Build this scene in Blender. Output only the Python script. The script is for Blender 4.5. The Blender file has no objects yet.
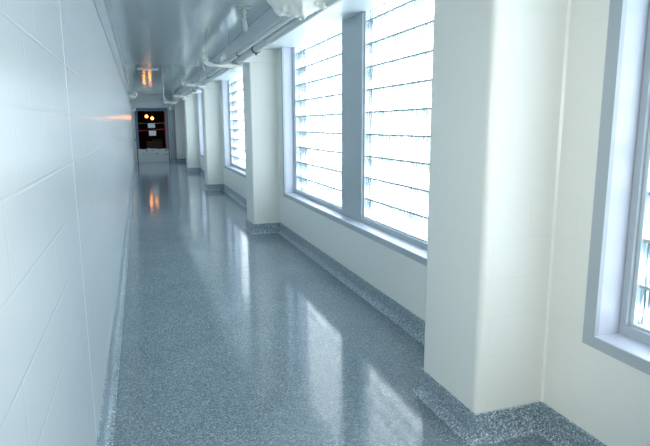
import bpy, bmesh, math, random
from mathutils import Vector, Matrix, noise
random.seed(7)
S = bpy.context.scene
C = S.collection

# ------------------------------------------------------------ dimensions (m)
XL, XR = -0.2754, 1.9435          # left and right wall faces
XP = 1.5333                        # corridor face of the pillars
XO = 2.30                          # outer face of the window wall
YB, YE = -3.6, 25.85               # back wall, end wall
ZC, ZS = 2.92, 2.66                # ceiling, soffit underside
BAY, PW = 5.85, 0.56
Y1 = 2.2077
PIERS = [Y1, 7.99, 13.9, 19.72, 25.5]
SILL = 0.575
GLX = 2.12                         # room face of the glass blocks

# ------------------------------------------------------------ materials
def nt(name):
    m = bpy.data.materials.new(name); m.use_nodes = True
    n = m.node_tree.nodes; l = m.node_tree.links
    return m, n, l, n['Principled BSDF']

def simple(name, col, rough=0.5, metal=0.0, spec=0.5, bump=0, bscale=60):
    m, n, l, p = nt(name)
    p.inputs['Base Color'].default_value = (*col, 1)
    p.inputs['Roughness'].default_value = rough
    p.inputs['Metallic'].default_value = metal
    p.inputs['Specular IOR Level'].default_value = spec
    if bump:
        tc = n.new('ShaderNodeTexCoord'); ns = n.new('ShaderNodeTexNoise')
        ns.inputs['Scale'].default_value = bscale; ns.inputs['Detail'].default_value = 4
        b = n.new('ShaderNodeBump'); b.inputs['Strength'].default_value = bump; b.inputs['Distance'].default_value = 0.01
        l.new(tc.outputs['Object'], ns.inputs['Vector']); l.new(ns.outputs['Fac'], b.inputs['Height'])
        l.new(b.outputs['Normal'], p.inputs['Normal'])
    return m

def block_paint(name, col, rough, joint=0.35, fine=0.12, jd=0.94, mortar=0.0035):
    """glossy paint over concrete block: faint running bond joints + orange peel"""
    m, n, l, p = nt(name)
    p.inputs['Roughness'].default_value = rough
    p.inputs['Specular IOR Level'].default_value = 0.5
    g = n.new('ShaderNodeNewGeometry'); sp = n.new('ShaderNodeSeparateXYZ')
    l.new(g.outputs['Position'], sp.inputs[0])
    add = n.new('ShaderNodeMath'); add.operation = 'ADD'
    l.new(sp.outputs['X'], add.inputs[0]); l.new(sp.outputs['Y'], add.inputs[1])
    zz = n.new('ShaderNodeMath'); zz.operation = 'ADD'; zz.inputs[1].default_value = -0.05
    l.new(sp.outputs['Z'], zz.inputs[0])
    cb = n.new('ShaderNodeCombineXYZ'); l.new(add.outputs[0], cb.inputs['X']); l.new(zz.outputs[0], cb.inputs['Y'])
    br = n.new('ShaderNodeTexBrick')
    br.inputs['Scale'].default_value = 1
    br.inputs['Brick Width'].default_value = 0.4; br.inputs['Row Height'].default_value = 0.2
    br.inputs['Mortar Size'].default_value = mortar; br.inputs['Mortar Smooth'].default_value = 0.6
    l.new(cb.outputs[0], br.inputs['Vector'])
    # joints are filled with paint in places
    ns = n.new('ShaderNodeTexNoise'); ns.inputs['Scale'].default_value = 1.7; ns.inputs['Detail'].default_value = 3
    l.new(g.outputs['Position'], ns.inputs['Vector'])
    mr = n.new('ShaderNodeMapRange'); mr.inputs['From Min'].default_value = 0.40; mr.inputs['From Max'].default_value = 0.60; mr.inputs['To Min'].default_value = 0.1
    l.new(ns.outputs['Fac'], mr.inputs['Value'])
    j = n.new('ShaderNodeMath'); j.operation = 'MULTIPLY'
    l.new(br.outputs['Fac'], j.inputs[0]); l.new(mr.outputs[0], j.inputs[1])
    mx = n.new('ShaderNodeMix'); mx.data_type = 'RGBA'
    mx.inputs['A'].default_value = (*col, 1); mx.inputs['B'].default_value = (*[c*jd for c in col], 1)
    l.new(j.outputs[0], mx.inputs['Factor']); l.new(mx.outputs['Result'], p.inputs['Base Color'])
    b = n.new('ShaderNodeBump'); b.invert = True
    b.inputs['Strength'].default_value = joint; b.inputs['Distance'].default_value = 0.004
    l.new(j.outputs[0], b.inputs['Height'])
    n2 = n.new('ShaderNodeTexNoise'); n2.inputs['Scale'].default_value = 90; n2.inputs['Detail'].default_value = 3
    l.new(g.outputs['Position'], n2.inputs['Vector'])
    b2 = n.new('ShaderNodeBump'); b2.inputs['Strength'].default_value = fine; b2.inputs['Distance'].default_value = 0.004
    l.new(n2.outputs['Fac'], b2.inputs['Height']); l.new(b.outputs['Normal'], b2.inputs['Normal'])
    l.new(b2.outputs['Normal'], p.inputs['Normal'])
    return m

def terrazzo(name, rough, dark=1.0, con=1.0):
    m, n, l, p = nt(name)
    g = n.new('ShaderNodeNewGeometry')
    v = n.new('ShaderNodeTexVoronoi'); v.inputs['Scale'].default_value = 190
    l.new(g.outputs['Position'], v.inputs['Vector'])
    bw = n.new('ShaderNodeSeparateColor'); l.new(v.outputs['Color'], bw.inputs[0])
    r = n.new('ShaderNodeValToRGB'); e = r.color_ramp.elements
    avg = (0.155, 0.20, 0.232)
    def c(x): return (*[(a + (v-a)*con)*dark for v, a in zip(x, avg)], 1)
    e[0].position = 0.0; e[0].color = c((0.045, 0.062, 0.075))
    e[1].position = 1.0; e[1].color = c((0.50, 0.56, 0.60))
    for pos, col in ((0.25, (0.08, 0.11, 0.135)), (0.5, (0.15, 0.20, 0.235)), (0.75, (0.20, 0.26, 0.30)), (0.88, (0.28, 0.34, 0.38))):
        x = e.new(pos); x.color = c(col)
    l.new(bw.outputs[0], r.inputs[0])
    # large soft mottling of the topcoat
    ns = n.new('ShaderNodeTexNoise'); ns.inputs['Scale'].default_value = 2.2; ns.inputs['Detail'].default_value = 4
    l.new(g.outputs['Position'], ns.inputs['Vector'])
    mr = n.new('ShaderNodeMapRange'); mr.inputs['To Min'].default_value = 0.85; mr.inputs['To Max'].default_value = 1.15
    l.new(ns.outputs['Fac'], mr.inputs['Value'])
    mul = n.new('ShaderNodeMix'); mul.data_type = 'RGBA'; mul.blend_type = 'MULTIPLY'; mul.inputs['Factor'].default_value = 1
    l.new(r.outputs[0], mul.inputs['A']); l.new(mr.outputs[0], mul.inputs['B'])
    l.new(mul.outputs['Result'], p.inputs['Base Color'])
    p.inputs['Roughness'].default_value = rough
    p.inputs['Specular IOR Level'].default_value = 0.5
    n2 = n.new('ShaderNodeTexNoise'); n2.inputs['Scale'].default_value = 14; n2.inputs['Detail'].default_value = 3
    l.new(g.outputs['Position'], n2.inputs['Vector'])
    b = n.new('ShaderNodeBump'); b.inputs['Strength'].default_value = 0.12; b.inputs['Distance'].default_value = 0.004
    l.new(n2.outputs['Fac'], b.inputs['Height']); l.new(b.outputs['Normal'], p.inputs['Normal'])
    return m

def glass_block():
    m, n, l, p = nt('glass_block'); n.remove(p)
    out = n['Material Output']
    g = n.new('ShaderNodeNewGeometry')
    mp = n.new('ShaderNodeMapping'); mp.inputs['Scale'].default_value = (1, 90, 9)
    l.new(g.outputs['Position'], mp.inputs['Vector'])
    ns = n.new('ShaderNodeTexNoise'); ns.inputs['Scale'].default_value = 1; ns.inputs['Detail'].default_value = 3
    ns.inputs['Distortion'].default_value = 0.6
    l.new(mp.outputs[0], ns.inputs['Vector'])
    # the moulded ripple is deepest along the top and bottom of every block
    sp = n.new('ShaderNodeSeparateXYZ'); l.new(g.outputs['Position'], sp.inputs[0])
    def mth(op, a, b=None):
        q = n.new('ShaderNodeMath'); q.operation = op
        for k, v in enumerate((a, b)):
            if v is None: continue
            if isinstance(v, (int, float)): q.inputs[k].default_value = v
            else: l.new(v, q.inputs[k])
        return q.outputs[0]
    fr = mth('FRACT', mth('DIVIDE', mth('SUBTRACT', sp.outputs['Z'], 0.87 - 0.2125*8), 0.2125))
    ed = mth('MAXIMUM', mth('SUBTRACT', fr, 0.45), 0)
    val = mth('SUBTRACT', mth('ADD', ns.outputs['Fac'], -0.025), mth('MULTIPLY', ed, 0.20))
    r = n.new('ShaderNodeValToRGB'); e = r.color_ramp.elements
    e[0].position = 0.40; e[0].color = (0.26, 0.32, 0.345, 1)
    e[1].position = 0.50; e[1].color = (1, 1, 1, 1)
    l.new(val, r.inputs[0])
    tr = n.new('ShaderNodeBsdfTransparent'); l.new(r.outputs[0], tr.inputs[0])
    gl = n.new('ShaderNodeBsdfGlossy'); gl.inputs['Roughness'].default_value = 0.12
    gl.inputs['Color'].default_value = (0.9, 0.95, 1, 1)
    bp = n.new('ShaderNodeBump'); bp.inputs['Strength'].default_value = 0.5; bp.inputs['Distance'].default_value = 0.01
    l.new(ns.outputs['Fac'], bp.inputs['Height']); l.new(bp.outputs[0], gl.inputs['Normal'])
    mx = n.new('ShaderNodeMixShader'); mx.inputs[0].default_value = 0.05
    l.new(tr.outputs[0], mx.inputs[1]); l.new(gl.outputs[0], mx.inputs[2])
    l.new(mx.outputs[0], out.inputs['Surface'])
    return m

def emit(name, col, s):
    m, n, l, p = nt(name)
    p.inputs['Base Color'].default_value = (*col, 1)
    p.inputs['Emission Color'].default_value = (*col, 1); p.inputs['Emission Strength'].default_value = s
    return m

def ceiling_mat():
    m, n, l, p = nt('ceiling_panel')
    p.inputs['Base Color'].default_value = (0.36, 0.44, 0.46, 1)
    p.inputs['Roughness'].default_value = 0.13
    p.inputs['Specular IOR Level'].default_value = 0.8
    g = n.new('ShaderNodeNewGeometry')
    mp = n.new('ShaderNodeMapping'); mp.inputs['Scale'].default_value = (9, 0.6, 1)
    l.new(g.outputs['Position'], mp.inputs['Vector'])
    ns = n.new('ShaderNodeTexNoise'); ns.inputs['Scale'].default_value = 1; ns.inputs['Detail'].default_value = 3
    l.new(mp.outputs[0], ns.inputs['Vector'])
    b = n.new('ShaderNodeBump'); b.inputs['Strength'].default_value = 0.15; b.inputs['Distance'].default_value = 0.01
    l.new(ns.outputs['Fac'], b.inputs['Height']); l.new(b.outputs[0], p.inputs['Normal'])
    return m

M = dict(
    wall=block_paint('wall_paint', (0.66, 0.72, 0.745), 0.20, joint=0.28, fine=0.10, mortar=0.006, jd=0.97),
    pier=block_paint('pillar_paint', (0.82, 0.84, 0.80), 0.32, joint=0.25, fine=0.2, jd=0.97),
    caulk=simple('caulk', (0.88, 0.90, 0.88), 0.3),
    floor=terrazzo('terrazzo_floor', 0.10, 1.35, 0.62),
    base=terrazzo('terrazzo_base', 0.3, 1.75),
    ceil=ceiling_mat(),
    soffit=simple('soffit_panel', (0.64, 0.72, 0.76), 0.33, spec=0.5, bump=0.1, bscale=9),
    reveal=simple('window_reveal_paint', (0.57, 0.61, 0.71), 0.3),
    frame=simple('window_casing_grey', (0.42, 0.48, 0.53), 0.4),
    alu=simple('window_bead_metal', (0.62, 0.70, 0.74), 0.3, metal=0.3),
    joint=simple('glazing_joint', (0.46, 0.54, 0.54), 0.6),
    block=glass_block(),
    groove=simple('dark_seam', (0.03, 0.04, 0.045), 0.7),
    upper=simple('upper_wall_panel', (0.45, 0.53, 0.55), 0.3),
    pipe=simple('galvanised_conduit', (0.56, 0.62, 0.62), 0.4, metal=0.3),
    pipe2=simple('painted_conduit', (0.62, 0.68, 0.67), 0.4),
    clamp=simple('conduit_clamp', (0.16, 0.13, 0.15), 0.5, metal=0.4),
    rod=simple('hanger_steel', (0.55, 0.60, 0.60), 0.4, metal=0.6),
    plastic=simple('crumpled_plastic', (0.80, 0.83, 0.80), 0.25, bump=0.6, bscale=40),
    plate=simple('ceiling_plate', (0.75, 0.80, 0.80), 0.4),
    doorframe=simple('door_frame_blue', (0.13, 0.19, 0.30), 0.4),
    barrier=simple('barrier_board', (0.62, 0.66, 0.68), 0.6, bump=0.5, bscale=6),
    paper=simple('white_paper', (0.75, 0.80, 0.85), 0.7),
    tape=simple('red_tape', (0.40, 0.02, 0.06), 0.5),
    cord=simple('yellow_cord', (0.45, 0.42, 0.18), 0.6),
    orange=simple('orange_strip', (0.55, 0.08, 0.03), 0.5),
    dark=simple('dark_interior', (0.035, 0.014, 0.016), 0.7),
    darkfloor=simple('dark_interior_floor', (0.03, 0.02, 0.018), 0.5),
    box=simple('cardboard', (0.16, 0.11, 0.08), 0.8),
    bulb=emit('sodium_bulb', (1.0, 0.33, 0.05), 14),
    black=simple('black_metal', (0.03, 0.03, 0.035), 0.4),
    scuff=simple('scuff_marks', (0.12, 0.11, 0.11), 0.8),
    handle=simple('door_handle_metal', (0.22, 0.22, 0.22), 0.3, metal=0.8),
    doorpaint=simple('door_leaf_paint', (0.42, 0.47, 0.49), 0.4),
)

# ------------------------------------------------------------ helpers
def box(bm, x0, x1, y0, y1, z0, z1):
    vs = [bm.verts.new((x, y, z)) for x in (x0, x1) for y in (y0, y1) for z in (z0, z1)]
    for f in ((0,1,3,2), (4,6,7,5), (0,4,5,1), (2,3,7,6), (0,2,6,4), (1,5,7,3)):
        bm.faces.new([vs[i] for i in f])

def obj(name, bm, mat, parent=None, bevel=0, smooth=False, kind=None, seg=2):
    bmesh.ops.recalc_face_normals(bm, faces=bm.faces)
    me = bpy.data.meshes.new(name); bm.to_mesh(me); bm.free()
    me.materials.append(mat)
    if smooth:
        for f in me.polygons: f.use_smooth = True
    o = bpy.data.objects.new(name, me); C.objects.link(o)
    if parent:
        o.parent = parent
        o.matrix_parent_inverse = Matrix.Translation(-Vector(parent.location))
    if bevel:
        b = o.modifiers.new('bevel', 'BEVEL'); b.width = bevel; b.segments = seg; b.limit_method = 'ANGLE'
        b.harden_normals = False
    if kind: o['kind'] = kind
    return o

def boxes(name, bl, mat, parent=None, **k):
    bm = bmesh.new()
    for b in bl: box(bm, *b)
    return obj(name, bm, mat, parent, **k)

def tube(bm, pts, r, n=14, rf=None, caps=True):
    """tube through pts; rf(i, angle) scales the radius"""
    pts = [Vector(p) for p in pts]; rings = []
    up = Vector((0, 0, 1))
    for i, p in enumerate(pts):
        d = (pts[min(i+1, len(pts)-1)] - pts[max(i-1, 0)]).normalized()
        u = d.cross(up)
        if u.length < 0.2: u = d.cross(Vector((1, 0, 0)))
        u.normalize(); w = d.cross(u).normalized()
        ring = []
        for k in range(n):
            a = 2*math.pi*k/n; rr = r*(rf(i, a) if rf else 1)
            ring.append(bm.verts.new(p + u*math.cos(a)*rr + w*math.sin(a)*rr))
        rings.append(ring)
    for a, b in zip(rings, rings[1:]):
        for k in range(n):
            bm.faces.new((a[k], a[(k+1) % n], b[(k+1) % n], b[k]))
    if caps:
        bm.faces.new(rings[0]); bm.faces.new(list(reversed(rings[-1])))

def empty(name, loc, label=None, cat=None, group=None, kind=None):
    o = bpy.data.objects.new(name, None); C.objects.link(o); o.location = loc; o.empty_display_size = 0.1
    if label: o['label'] = label
    if cat: o['category'] = cat
    if group: o['group'] = group
    if kind: o['kind'] = kind
    return o

def tag(o, label, cat, group=None):
    o['label'] = label; o['category'] = cat
    if group: o['group'] = group
    return o

# ------------------------------------------------------------ shell
boxes('floor', [(XL-0.2, XO, YB-0.2, YE+0.2, -0.2, 0)], M['floor'], kind='structure')
boxes('ceiling', [(XL-0.2, XO, YB-0.2, YE+0.2, ZC, ZC+0.15)], M['ceil'], kind='structure')
# left wall: painted block up to a dark seam, smooth panel above it
boxes('wall_left', [(XL-0.2, XL, YB-0.2, 2.565, 0, 2.54), (XL-0.2, XL, 2.571, YE+0.2, 0, 2.54),
                    (XL-0.2, XL-0.004, 2.56, 2.575, 0, 2.54)], M['wall'], kind='structure')
boxes('trim_5', [(XL-0.003, XL+0.001, 2.565, 2.571, 0.15, 2.54)], M['wall'], kind='structure', bevel=0.002)
boxes('trim_1', [(XL-0.2, XL-0.003, YB-0.2, YE+0.2, 2.54, 2.565)], M['groove'], kind='structure')
boxes('trim_2', [(XL-0.2, XL, YB-0.2, YE+0.2, 2.565, ZC)], M['upper'], kind='structure')
boxes('trim_3', [(XL, XL+0.05, YB, YE, ZC-0.012, ZC)], M['upper'], kind='structure', bevel=0.003)
boxes('wall_back', [(XL, XO, YB-0.2, YB, 0, ZC)], M['wall'], kind='structure')
# soffit over the windows
boxes('trim_4', [(1.50, XO, YB, YE, ZS, ZC)], M['soffit'], kind='structure', bevel=0.006)

# bays between pillars (wall end, wall start)
starts = [Y1 - BAY] + PIERS
bays = []
for a, b in zip(starts, starts[1:]):
    bays.append((a + PW, b))
CS = 0.065                      # casing width
bl = []
for (y0, y1) in bays:
    bl.append((XR, XO, y0, y1, 0, SILL))
    bl.append((XR, XO, y0, y0 + 0.25, SILL, ZS))
    bl.append((XR, XO, y1 - 0.25, y1, SILL, ZS))
bl.append((XR, XO, YB - 0.2, Y1 - BAY + PW, 0, ZS))
bl.append((XR, XO, bays[-1][0]+4.05, bays[-1][1]-0.25, SILL, ZS))  # unseen infill beside the last window, added to hold back daylight there
for y in PIERS: bl.append((XR, XO, y, min(y + PW, YE + 0.2), 0, ZS))
boxes('wall_right', bl, M['pier'], kind='structure')

# ------------------------------------------------------------ windows
PITCH = 0.2125
def window(i, y0, y1):
    ya, yb = y0 + 0.25, y1 - 0.25
    root = empty('window_%d' % i, (XR, (ya + yb)/2, SILL), kind='structure')
    ia, ib, iz = ya + CS, yb - CS, SILL + 0.055
    e = 0.006
    boxes('window_casing', [(XR-e, XR+0.02, ya-0.005, ia, SILL, ZS), (XR-e, XR+0.02, ib, yb+0.005, SILL, ZS),
                     (XR-e, XR+0.02, ia, ib, SILL, iz)], M['frame'], root, bevel=0.002)
    boxes('window_reveal', [(XR+0.0, XO-0.02, ya, ia-0.004, SILL+.002, ZS), (XR+0.0, XO-0.02, ib+0.004, yb, SILL+.002, ZS)], M['reveal'], root)
    boxes('window_sill', [(XR-0.002, XO-0.02, ia-0.004, ib+0.004, SILL+0.002, iz+0.002)], M['reveal'], root, bevel=0.003)
    fx = 2.082
    mid = (ya + yb)/2; mw = 0.285
    zb = iz + 0.05
    # bottom rail, side rails and the wide centre mullion share one metal frame
    boxes('window_frame', [(fx, GLX+0.07, ia, ib, iz, zb), (fx, GLX+0.07, ia, ia+0.035, zb, ZS),
                    (fx, GLX+0.07, ib-0.035, ib, zb, ZS)], M['frame'], root, bevel=0.002)
    boxes('mullion', [(fx-0.004, GLX+0.07, mid-mw, mid+mw, iz+0.002, ZS)], M['frame'], root, bevel=0.003)
    for (a, b) in ((ia+0.035, mid-mw), (mid+mw, ib-0.035)):
        w = 0.022
        boxes('glazing_bead', [(fx+0.02, GLX+0.03, a, a+w, zb, ZS), (fx+0.02, GLX+0.03, b-w, b, zb, ZS), (fx+0.02, GLX, a+w, b-w, zb, zb+0.012)],
              M['alu'], root, bevel=0.002)
        a2, b2 = a+w, b-w
        bm = bmesh.new(); bj = bmesh.new()
        ncol = max(1, round((b2-a2)/0.20)); cw = (b2-a2)/ncol
        z = zb + 0.012; zt = 0.87
        rows = []
        while z < ZS - 0.01:
            rows.append((z, min(zt, ZS))); z = zt; zt += PITCH
        for (r0, r1) in rows:
            for c in range(ncol):
                q0, q1 = a2 + c*cw, a2 + (c+1)*cw
                # one slab per block with a shallow pillowed face
                x0 = GLX
                fo = [bm.verts.new((x0+0.006, yy, zz)) for yy, zz in ((q0, r0), (q1, r0), (q1, r1), (q0, r1))]
                fi = [bm.verts.new((x0, yy, zz)) for yy, zz in ((q0+.012, r0+.014), (q1-.012, r0+.014), (q1-.012, r1-.014), (q0+.012, r1-.014))]
                bm.faces.new(fi)
                for k in range(4):
                    k2 = (k+1) % 4
                    bm.faces.new((fo[k], fo[k2], fi[k2], fi[k]))
            if r1 < ZS - 0.005:
                box(bj, GLX-0.002, GLX+0.0075, a2, b2, r1-0.007, r1+0.007)
                for c in range(1, ncol):
                    y = a2 + c*cw
                    box(bj, GLX-0.003, GLX+0.006, y-0.004, y+0.004, r1-0.014, r1+0.009)
        # the back of the block wall; its ends butt into the frame
        zz0, zz1 = rows[0][0], rows[-1][1]; xa, xb = GLX+0.006, GLX+0.025
        q = [[bm.verts.new((x, y, z)) for y, z in ((a2, zz0), (b2, zz0), (b2, zz1), (a2, zz1))] for x in (xa, xb)]
        bm.faces.new(q[1])
        for k in (0, 2): bm.faces.new((q[0][k], q[0][(k+1) % 4], q[1][(k+1) % 4], q[1][k]))
        bmesh.ops.remove_doubles(bm, verts=bm.verts, dist=0.0002)
        obj('glass_block_pane', bm, M['block'], root)
        obj('glazing_bar', bj, M['joint'], root)
    # portal that lets the daylight find the opening
    ld = bpy.data.lights.new('window_daylight_portal', 'AREA'); ld.shape = 'RECTANGLE'
    ld.size = ib - ia; ld.size_y = ZS - iz; ld.cycles.is_portal = True
    lo = bpy.data.objects.new('window_daylight_portal', ld); C.objects.link(lo)
    lo.matrix_world = Matrix(((0, 0, 1, XO-0.03), (1, 0, 0, (ia+ib)/2), (0, 1, 0, (iz+ZS)/2), (0, 0, 0, 1)))
bays[-1] = (bays[-1][0], bays[-1][0]+4.3)   # unseen last window, shortened to set the brightness of the far end
for i, (y0, y1) in enumerate(bays): window(i+1, y0, y1)

# ------------------------------------------------------------ pillars
plabels = ['large cream block pillar nearest the camera, with its foot in the bottom right',
           'second cream pillar, just beyond the large double window',
           'third cream pillar down the corridor, beyond the second pillar',
           'fourth cream pillar down the corridor, second from the end wall',
           'farthest cream pillar, touching the end wall right of the doorway']
for y, lab in zip(PIERS, plabels):
    root = empty('pillar', (XP, y, 0), lab, 'pillar', 'painted block pillars along the window wall')
    ye = min(y + PW, YE - 0.002)
    bm = bmesh.new(); R = 0.028; prof = [(XR, y)]
    prof += [(XP+R-R*math.sin(t), y+R-R*math.cos(t)) for t in [k*math.pi/12 for k in range(7)]]
    prof += [(XP+R-R*math.cos(t), ye-R+R*math.sin(t)) for t in [k*math.pi/12 for k in range(7)]]
    prof += [(XR, ye)]
    lo = [bm.verts.new((px, py, 0)) for px, py in prof]; hi = [bm.verts.new((px, py, 2.485)) for px, py in prof]
    for k in range(len(prof)): bm.faces.new((lo[k], lo[(k+1) % len(prof)], hi[(k+1) % len(prof)], hi[k]))
    bm.faces.new(lo); bm.faces.new(hi)
    obj('shaft', bm, M['pier'], root)
    bm = bmesh.new(); v0 = [bm.verts.new(p) for p in ((XR-0.011, y, .14), (XR-0.006, y-0.005, .14), (XR, y-0.011, .14), (XR, y, .14))]
    v1 = [bm.verts.new((v.co.x, v.co.y, 2.485)) for v in v0]
    for k in range(4): bm.faces.new((v0[k], v0[(k+1) % 4], v1[(k+1) % 4], v1[k]))
    bm.faces.new(v0); bm.faces.new(v1)
    obj('caulk_bead', bm, M['caulk'], root)
    boxes('capital', [(XP-0.085, XR, y-0.018, ye, 2.478, ZS)], M['pier'], root, bevel=0.004)

# ------------------------------------------------------------ coved terrazzo base
def base_run(name, path, side):
    """sweep a coved profile along path (xy); side=+1: room is to the left of travel"""
    prof = [(0.0, 0.149), (0.006, 0.149), (0.009, 0.146), (0.010, 0.06), (0.013, 0.04), (0.021, 0.022), (0.034, 0.010), (0.05, 0.004), (0.052, 0.0)]
    bm = bmesh.new(); P = [Vector(p) for p in path]; rows = []
    for i, p in enumerate(P):
        ns = []
        if i > 0: d = (P[i]-P[i-1]).normalized(); ns.append(Vector((-d.y, d.x))*side)
        if i < len(P)-1: d = (P[i+1]-P[i]).normalized(); ns.append(Vector((-d.y, d.x))*side)
        n = sum(ns, Vector((0, 0)))
        n = ns[0] if len(ns) == 1 else n/ (1 + ns[0].dot(ns[1]))
        rows.append([bm.verts.new((p.x+n.x*o, p.y+n.y*o, z)) for o, z in prof])
    for a, b in zip(rows, rows[1:]):
        for k in range(len(prof)-1):
            bm.faces.new((a[k], b[k], b[k+1], a[k+1]))
    return obj(name, bm, M['base'], kind='structure')
base_run('baseboard_left', [(XL, YB), (XL, YE)], -1)
path = [(XR, YB)]
for y in PIERS:
    path += [(XR, y), (XP, y)]
    if y + PW < YE: path += [(XP, y+PW), (XR, y+PW)]
    else: path += [(XP, YE)]
base_run('baseboard_right', path, +1)

# ------------------------------------------------------------ end wall and doorway
DX0, DX1, DZ = -0.155, 1.245, 2.37       # outer frame
FW = 0.115
OX0, OX1, OZ = DX0+FW, DX1-FW, DZ-0.13
boxes('wall_end', [(XL-.2, DX0, YE, YE+0.2, 0, ZC), (DX1, XO, YE, YE+0.2, 0, ZC), (DX0, DX1, YE, YE+0.2, DZ, ZC),
                   (XL, 1.5, YE-0.07, YE, 2.80, ZC), (XL, 1.5, YE-0.04, YE, 2.56, 2.66)],
      M['wall'], kind='structure')
door = empty('door_1', ((DX0+DX1)/2, YE, 0), kind='structure')
boxes('door_frame', [(DX0, OX0, YE-0.03, YE+0.2, 0, DZ), (OX1, DX1, YE-0.03, YE+0.2, 0, DZ), (OX0, OX1, YE-0.03, YE+0.2, OZ, DZ)],
      M['doorframe'], door, bevel=0.004)
boxes('door_seal', [(OX1-0.045, OX1, YE, YE+0.02, 0.6, OZ)], M['orange'], door)
base_run('baseboard_end', [(XP, YE), (DX1, YE)], -1 if False else 1)
# side door leaf in the end wall, right of the doorway
d2 = empty('door_2', (1.39, YE, 0), kind='structure')
boxes('door_leaf', [(1.26, 1.525, YE-0.012, YE, 0.15, 2.30)], M['doorpaint'], d2, bevel=0.003)
bm = bmesh.new(); tube(bm, [(1.40, YE-0.012, 1.12), (1.40, YE-0.07, 1.12), (1.40, YE-0.075, 1.24), (1.40, YE-0.07, 1.36), (1.40, YE-0.012, 1.36)], 0.014, 8)
obj('door_handle', bm, M['handle'], d2, smooth=True)

# low pale barrier board
bb = empty('barrier_board', ((OX0+OX1)/2, YE-0.05, 0), 'low pale board closing the bottom of the dark doorway', 'board')
bm = bmesh.new()
n = 14; top = [0.585 + 0.012*math.sin(k*1.7) + (0.02 if 3 < k < 8 else 0) for k in range(n+1)]
f = []; bk = []
for k in range(n+1):
    x = DX0+0.05 + (DX1-DX0-0.1)*k/n
    f.append((bm.verts.new((x, YE-0.07, 0.0)), bm.verts.new((x, YE-0.07, top[k]))))
    bk.append((bm.verts.new((x, YE-0.04, 0.0)), bm.verts.new((x, YE-0.04, top[k]))))
for k in range(n):
    bm.faces.new((f[k][0], f[k+1][0], f[k+1][1], f[k][1])); bm.faces.new((bk[k][0], bk[k][1], bk[k+1][1], bk[k+1][0]))
    bm.faces.new((f[k][1], f[k+1][1], bk[k+1][1], bk[k][1])); bm.faces.new((f[k][0], bk[k][0], bk[k+1][0], f[k+1][0]))
bm.faces.new((f[0][0], f[0][1], bk[0][1], bk[0][0])); bm.faces.new((f[n][0], bk[n][0], bk[n][1], f[n][1]))
obj('panel', bm, M['barrier'], bb)
for (x, z, w, h) in ((0.25, .46, .03, .16), (0.62, .37, .14, .02), (.95, .33, .22, .015), (1.04, .50, .10, .05), (.45, .52, .10, .02), (.12, .30, .02, .10), (.30, .36, .05, .02)):
    boxes('scuff', [(x, x+w, YE-0.072, YE-0.069, z, z+h)], M['scuff'], bb)
# cord, tape and two notices
bm = bmesh.new(); tube(bm, [(OX0, YE-0.035, 1.72), (.4, YE-0.035, 1.705), (.8, YE-0.035, 1.71), (OX1, YE-0.035, 1.725)], 0.008, 6)
tag(obj('cord', bm, M['cord'], smooth=True), 'thin yellowish cord stretched across the dark doorway above the red tape', 'cord')
bm = bmesh.new()
tp = [(OX0-0.03, 1.375), (.25, 1.37), (.55, 1.385), (.85, 1.41), (OX1+0.03, 1.45)]
a = [[bm.verts.new((x, YE-0.04+dy, z+dz)) for dy, dz in ((0, .01), (0, .042), (.004, .042), (.004, .01))] for x, z in tp]
for p, q in zip(a, a[1:]):
    for k in range(4): bm.faces.new((p[k], q[k], q[(k+1) % 4], p[(k+1) % 4]))
bm.faces.new(a[0]); bm.faces.new(list(reversed(a[-1])))
tag(obj('barrier_tape', bm, M['tape']), 'red tape stretched across the dark doorway at chest height', 'tape')
def notice(x, z, w, h, lab):
    bm = bmesh.new(); n = 6; rows = []
    for k in range(n+1):
        t = k/n; zz = z - h*t
        rows.append([bm.verts.new((xx, YE-0.052 - 0.008*math.sin(t*3) + dy, zz)) for xx in (x, x+w) for dy in (0, 0.002)])
    for p, q in zip(rows, rows[1:]):
        bm.faces.new((p[0], p[2], q[2], q[0])); bm.faces.new((p[1], q[1], q[3], p[3]))
        bm.faces.new((p[0], q[0], q[1], p[1])); bm.faces.new((p[2], p[3], q[3], q[2]))
    bm.faces.new(rows[0]); bm.faces.new(rows[-1])
    tag(obj('paper_notice', bm, M['paper']), lab, 'notice', 'white notices in the doorway')
notice(0.37, 1.71, 0.30, 0.20, 'upper white paper notice, hung from the yellowish cord in the doorway')
notice(0.40, 1.385, 0.30, 0.22, 'lower white paper notice, hung from the red tape in the doorway')
bm = bmesh.new(); tube(bm, [(-0.10, YE-0.05, 1.12), (-0.16, YE-0.12, 1.04), (-0.235, YE-0.2, .93)], 0.014, 7)
tag(obj('pull_rod', bm, M['black'], smooth=True), 'short dark rod slanting down from the left side of the doorway', 'rod')

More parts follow.
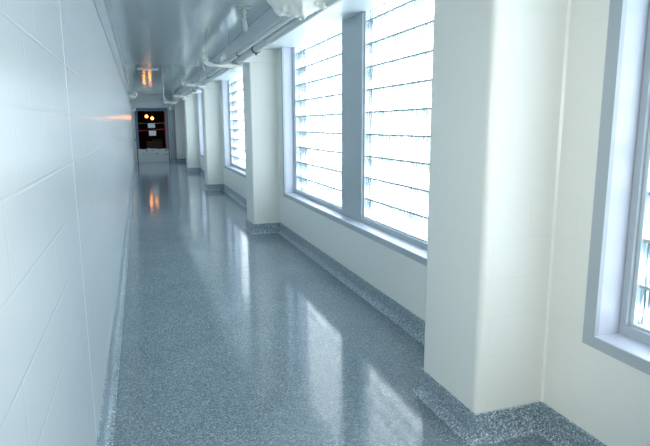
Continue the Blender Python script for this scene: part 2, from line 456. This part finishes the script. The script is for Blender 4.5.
# dark room beyond
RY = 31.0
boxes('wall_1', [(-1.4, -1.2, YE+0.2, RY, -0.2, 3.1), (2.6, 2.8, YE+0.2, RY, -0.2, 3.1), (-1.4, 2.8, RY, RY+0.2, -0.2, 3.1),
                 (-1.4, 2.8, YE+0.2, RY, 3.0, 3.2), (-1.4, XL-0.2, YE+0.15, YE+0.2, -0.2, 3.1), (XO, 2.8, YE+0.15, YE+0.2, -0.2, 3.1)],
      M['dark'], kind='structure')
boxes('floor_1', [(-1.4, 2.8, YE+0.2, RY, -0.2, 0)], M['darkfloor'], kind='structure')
def lamp(x, y, z, lab):
    root = empty('pendant_lamp', (x, y, 3.0), lab, 'lamp', 'orange lamps in the dark room')
    bm = bmesh.new(); bmesh.ops.create_uvsphere(bm, u_segments=20, v_segments=12, radius=0.065, matrix=Matrix.Translation((x, y, z)))
    obj('bulb', bm, M['bulb'], root, smooth=True)
    bm = bmesh.new(); tube(bm, [(x, y, z+0.10), (x, y, z+0.16)], 0.05, 14); obj('lamp_cap', bm, M['black'], root)
    bm = bmesh.new(); tube(bm, [(x, y, z+0.16), (x, y, 3.0)], 0.008, 6); obj('lamp_cord', bm, M['black'], root)
lamp(0.36, 27.6, 2.035, 'left and slightly higher of the two round orange lamps beyond the doorway')
lamp(0.615, 27.6, 1.945, 'right and slightly lower of the two round orange lamps beyond the doorway')
ct = empty('crate', (0.75, 27.4, 0), 'dim brownish crate stack standing in the dark room beyond the doorway', 'crate')
boxes('crate_body', [(0.30, 1.0, 27.2, 27.7, 0, 0.85)], M['box'], ct, bevel=0.01)
boxes('crate_lid', [(0.55, .95, 27.15, 27.6, 0.88, 0.98), (0.28, 1.02, 27.18, 27.72, .85, .88)], M['box'], ct, bevel=0.006)

# ------------------------------------------------------------ conduits and hangers
HG = {}
HY = [-0.3, 3.5, 8.05, 12.0, 16.6, 21.0]
def conduit(x, z, r, mat, lab, clamps=(), couple=()):
    root = empty('conduit', (x, YB, z), lab, 'pipe', 'pipes under the ceiling edge')
    bm = bmesh.new(); tube(bm, [(x, YB + (YE-0.1-YB)*k/30, z + 0.004*math.sin(k*1.3)) for k in range(31)], r, 18)
    obj('pipe_run', bm, mat, root, smooth=True)
    for y in couple:
        bm = bmesh.new(); tube(bm, [(x, y-0.05, z), (x, y-0.045, z), (x, y+0.045, z), (x, y+0.05, z)], r*1.16, 18)
        obj('coupling', bm, mat, root)
    for y in clamps:
        bm = bmesh.new(); tube(bm, [(x, y-0.02, z), (x, y+0.02, z)], r*1.25, 18); box(bm, x-r*.2, x+r*0.2, y-.02, y+.02, z-r*1.6, z-r)
        obj('clamp', bm, M['clamp'], root)
    return root
MAINPIPE = conduit(1.385, 2.500, 0.045, M['pipe'], 'thickest and lowest grey pipe, along the right edge of the ceiling',
        clamps=(6.75, 14.6), couple=(3.2, 6.1, 9.3, 12.3, 15.5, 18.6, 21.9))
conduit(1.300, 2.525, 0.023, M['pipe2'], 'thin pale pipe farthest from the windows, left of the thick grey pipe',
        clamps=(7.5, 10.9), couple=(4.9, 9.9, 13.9))
conduit(1.350, 2.600, 0.028, M['pipe2'], 'medium pale pipe resting just above the thick grey pipe', couple=(5.4, 8.4, 11.4, 14.4, 17.4))
for k, y in enumerate(HY):
    where = ['nearest the camera', 'just in front of the large plastic bundle', 'beside the second pillar', 'before the third pillar', 'midway between third and fourth pillars', 'beyond the fourth pillar'][k]
    root = HG[y] = empty('pipe_hanger', (1.2, y, ZC), 'steel rod and channel hanger carrying the pipes, ' + where, 'hanger', 'pipe hangers')
    boxes('channel', [(0.93, 1.43, y-0.02, y+0.02, 2.418, 2.444)], M['rod'], root, bevel=0.003)
    for x in (0.96, 1.25):
        bm = bmesh.new(); tube(bm, [(x, y, 2.42), (x, y, ZC)], 0.004, 8); obj('rod', bm, M['rod'], root)

# ------------------------------------------------------------ crumpled plastic
def wrap(name, pts, r, lab, cat, sub=8, seed=0, parent=None, flat=1.0, amp=0.65):
    P = [Vector(p) for p in pts]; Q = []
    for a, b in zip(P, P[1:]):
        for k in range(sub): Q.append(a.lerp(b, k/sub))
    Q.append(P[-1])
    # soften corners
    for _ in range(2):
        Q = [Q[0]] + [(Q[i-1]+Q[i]*2+Q[i+1])/4 for i in range(1, len(Q)-1)] + [Q[-1]]
    n = 16
    def rf(i, a):
        v = noise.noise(Vector((i*0.55+seed*9, math.cos(a)*1.6, math.sin(a)*1.6)))
        v2 = noise.noise(Vector((i*1.3+seed*5, math.cos(a)*4, math.sin(a)*4)))
        end = min(1, 0.45 + 0.5*min(i, len(Q)-1-i)/2)
        return max(0.2, (1 + amp*2*v + amp*v2))*end*(1 - (1-flat)*abs(math.sin(a)))
    bm = bmesh.new(); tube(bm, Q, r, n, rf)
    o = obj(name, bm, M['plastic'], parent, smooth=True)
    if lab: o['label'] = lab
    return o
wrap('plastic_wrap', [(0.91, 8.03, 2.60), (0.92, 8.03, 2.49), (0.95, 8.03, 2.445), (1.15, 8.03, 2.432), (1.42, 8.03, 2.425)], 0.034, 'L-shaped white plastic wrap on the hanger bar beside the second pillar', 'wrap', 5, 1, HG[8.05])
wrap('plastic_wrap', [(1.22, 8.06, 2.66), (1.19, 8.06, 2.56), (1.15, 8.05, 2.44)], 0.035, 'small white plastic tuft standing just behind the L-shaped wrap', 'wrap', 4, 2, HG[8.05])
wrap('plastic_wrap', [(0.89, 12.0, 2.55), (0.93, 12.0, 2.47), (1.15, 12.0, 2.44), (1.38, 12.0, 2.42)], 0.034, 'curved white plastic wrap on the hanger bar before the third pillar', 'wrap', 5, 3, HG[12.0])
wrap('plastic_wrap', [(0.97, 16.6, 2.435), (1.15, 16.6, 2.435), (1.36, 16.6, 2.435)], 0.03, 'straight white plastic wrap on the hanger bar between third and fourth pillars', 'wrap', 5, 4, HG[16.6])
wrap('plastic_wrap', [(0.91, 21.0, 2.55), (0.95, 21.0, 2.45), (1.15, 21.0, 2.42), (1.36, 21.0, 2.45)], 0.05, 'hooked white plastic wrap on the farthest hanger bar, above the doorway corner', 'wrap', 5, 5, HG[21.0])
# wrapped sprinkler drops: plate on the ceiling, wrapped head below
def drop(x, y, ln, r, lab, seed, pw=0.09):
    root = empty('sprinkler_drop', (x, y, ZC), lab, 'sprinkler', 'plastic-wrapped sprinklers')
    bm = bmesh.new(); tube(bm, [(x, y, ZC), (x, y, ZC-0.012)], pw, 24); obj('ceiling_plate', bm, M['rod'], root)
    P = [(x, y, ZC-0.01), (x+0.012, y, ZC-0.08), (x-0.006, y, ZC-ln*0.5), (x+0.012, y, ZC-ln*0.8), (x+0.016, y, ZC-ln)]
    wrap('plastic_wrap', P, r, '', '', 5, seed, root, 0.6, 0.35)
drop(1.205, 6.50, 0.27, 0.036, 'white plastic-wrapped sprinkler hanging alone from a ceiling plate, nearest and clearest', 6, 0.075)
drop(1.345, 12.0, 0.20, 0.045, 'small white plastic-wrapped sprinkler hanging left of the pipes before the third pillar', 7, 0.05)
drop(1.21, 15.5, 0.32, 0.055, 'white plastic-wrapped sprinkler hanging between the two farther hanger bars', 8, 0.05)
drop(0.86, 20.2, 0.40, 0.030, 'thin white plastic-wrapped sprinkler hanging in front of the wall above the doorway', 9, 0.05)

# big sheet of plastic bundled over the nearest visible hanger
def bundle():
    bm = bmesh.new(); nu, nv = 64, 40
    g = []
    for i in range(nu+1):
        u = i/nu; row = []
        cx = 0.93 + 0.56*u; cy = 4.16 - 0.10*u
        prof = math.sin(math.pi*min(1, u*1.02+0.02))**0.55
        for j in range(nv):
            a = 2*math.pi*j/nv
            h = 0.115 + 0.03*math.sin(u*5+1)
            w = 0.13 + 0.05*math.sin(u*7)
            p = Vector((cx, cy + math.cos(a)*w*prof, 2.545 + math.sin(a)*h*prof - 0.02*u + 0.05*max(0, 0.3-u)))
            fold = noise.noise(Vector((u*5, math.cos(a)*2.5, math.sin(a)*2.5)))*0.06 + noise.ridged_multi_fractal(Vector((u*7+p.z*4, p.y*14, p.z*14)), 0.8, 2.2, 3, 0.9, 2.0)*0.028
            d = Vector((0, math.cos(a), math.sin(a)))
            row.append(bm.verts.new(p + d*fold*prof))
        g.append(row)
    for a, b in zip(g, g[1:]):
        for j in range(nv): bm.faces.new((a[j], a[(j+1) % nv], b[(j+1) % nv], b[j]))
    bm.faces.new(g[0]); bm.faces.new(list(reversed(g[-1])))
    o = obj('plastic_sheet', bm, M['plastic'], smooth=True)
    tag(o, 'large crumpled white plastic sheet bundled over the pipes at the top edge', 'plastic sheet')
bundle()

# thin bars across the ceiling
for (x, y, lab) in ((0.275, 14.05, 'nearer of the two short pale bars fixed across the ceiling before the doorway'),
                    (0.275, 21.8, 'farther of the two short pale bars fixed across the ceiling, just before the end wall')):
    r = empty('ceiling_bar', (x, y, ZC), lab, 'bar', 'ceiling bars')
    boxes('bar', [(x-0.24, x+0.24, y-0.04, y+0.04, ZC-0.022, ZC-0.004)], M['plate'], r, bevel=0.004)
    for s in (-1, 1): boxes('bracket', [(x+s*0.2-0.015, x+s*0.2+0.015, y-0.05, y+0.05, ZC-0.006, ZC)], M['rod'], r)

# plastic-wrapped wall fittings by the left wall
def fitting(y, z, s, lab, seed, ant):
    root = empty('wall_light', (XL, y, z), lab, 'light fitting', 'wrapped fittings high on the left wall')
    boxes('mount_plate', [(XL, XL+0.02, y-0.06*s, y+0.06*s, z-0.04*s, z+0.04*s)], M['plate'], root, bevel=0.003)
    w = wrap('plastic_wrap', [(XL+0.015, y, z), (XL+0.07*s, y, z-0.01), (XL+0.14*s, y-0.01, z+0.005), (XL+0.18*s, y, z-0.01)], 0.055*s, '', '', 4, seed, root, 1, 0.5)
    if ant:
        bm = bmesh.new(); tube(bm, [(XL+0.02, y-0.05, z+0.02), (XL+0.015, y-1.6, z+0.03), (XL+0.015, y-2.6, z+0.10), (XL+0.012, y-3.0, z+0.30)], 0.008, 6)
        obj('loose_wire', bm, M['plate'], root, smooth=True)
fitting(17.4, 2.50, 1.5, 'plastic-wrapped light fitting with a loose wire, high on the left wall', 11, True)
fitting(25.4, 2.28, 1.0, 'small white wrapped fitting at the top left corner of the doorway', 12, False)
w = wrap('plastic_wrap', [(1.33, 25.3, 2.47), (1.32, 25.3, 2.37), (1.32, 25.3, 2.26)], 0.035, 'white plastic tag hanging off the far end of the pipes, right of the doorway', 'wrap', 4, 13, MAINPIPE)

# ------------------------------------------------------------ light
wd = bpy.data.worlds.new('overcast_sky'); S.world = wd; wd.use_nodes = True
wn = wd.node_tree.nodes; wl = wd.node_tree.links
bg = wn['Background']; bg.inputs['Color'].default_value = (0.90, 0.96, 1.0, 1); bg.inputs['Strength'].default_value = 6.3

f = math.radians
def cam_basis():
    yaw, pitch, roll = 0.3209, 0.1766, -0.005
    F = Vector((math.sin(yaw), math.cos(yaw), 0)); R = Vector((math.cos(yaw), -math.sin(yaw), 0)); Z = Vector((0, 0, 1))
    fw = F*math.cos(pitch) - Z*math.sin(pitch); up = F*math.sin(pitch) + Z*math.cos(pitch)
    R2 = R*math.cos(roll) + up*math.sin(roll); U2 = up*math.cos(roll) - R*math.sin(roll)
    return R2, U2, -fw
R2, U2, B2 = cam_basis()
cd = bpy.data.cameras.new('camera'); cam = bpy.data.objects.new('camera', cd); C.objects.link(cam)
cam.matrix_world = Matrix(((R2.x, U2.x, B2.x, 0), (R2.y, U2.y, B2.y, 0), (R2.z, U2.z, B2.z, 1.6), (0, 0, 0, 1)))
cd.sensor_width = 36; cd.lens = 549.47*36/650; cd.clip_start = 0.02; cd.clip_end = 200
S.camera = cam
# the camera's own flash
sd = bpy.data.lights.new('camera_flash', 'SPOT'); sd.energy = 85; sd.color = (1.0, 0.93, 0.80)
sd.spot_size = f(85); sd.spot_blend = 0.6; sd.shadow_soft_size = 0.02
so = bpy.data.objects.new('camera_flash', sd); C.objects.link(so)
mw = cam.matrix_world.copy(); mw.translation = Vector((0.03, 0.0, 1.64)); so.matrix_world = mw

vs = S.view_settings
vs.view_transform = 'Standard'; vs.look = 'None'; vs.gamma = 1; vs.exposure = 0.5; vs.use_curve_mapping = False
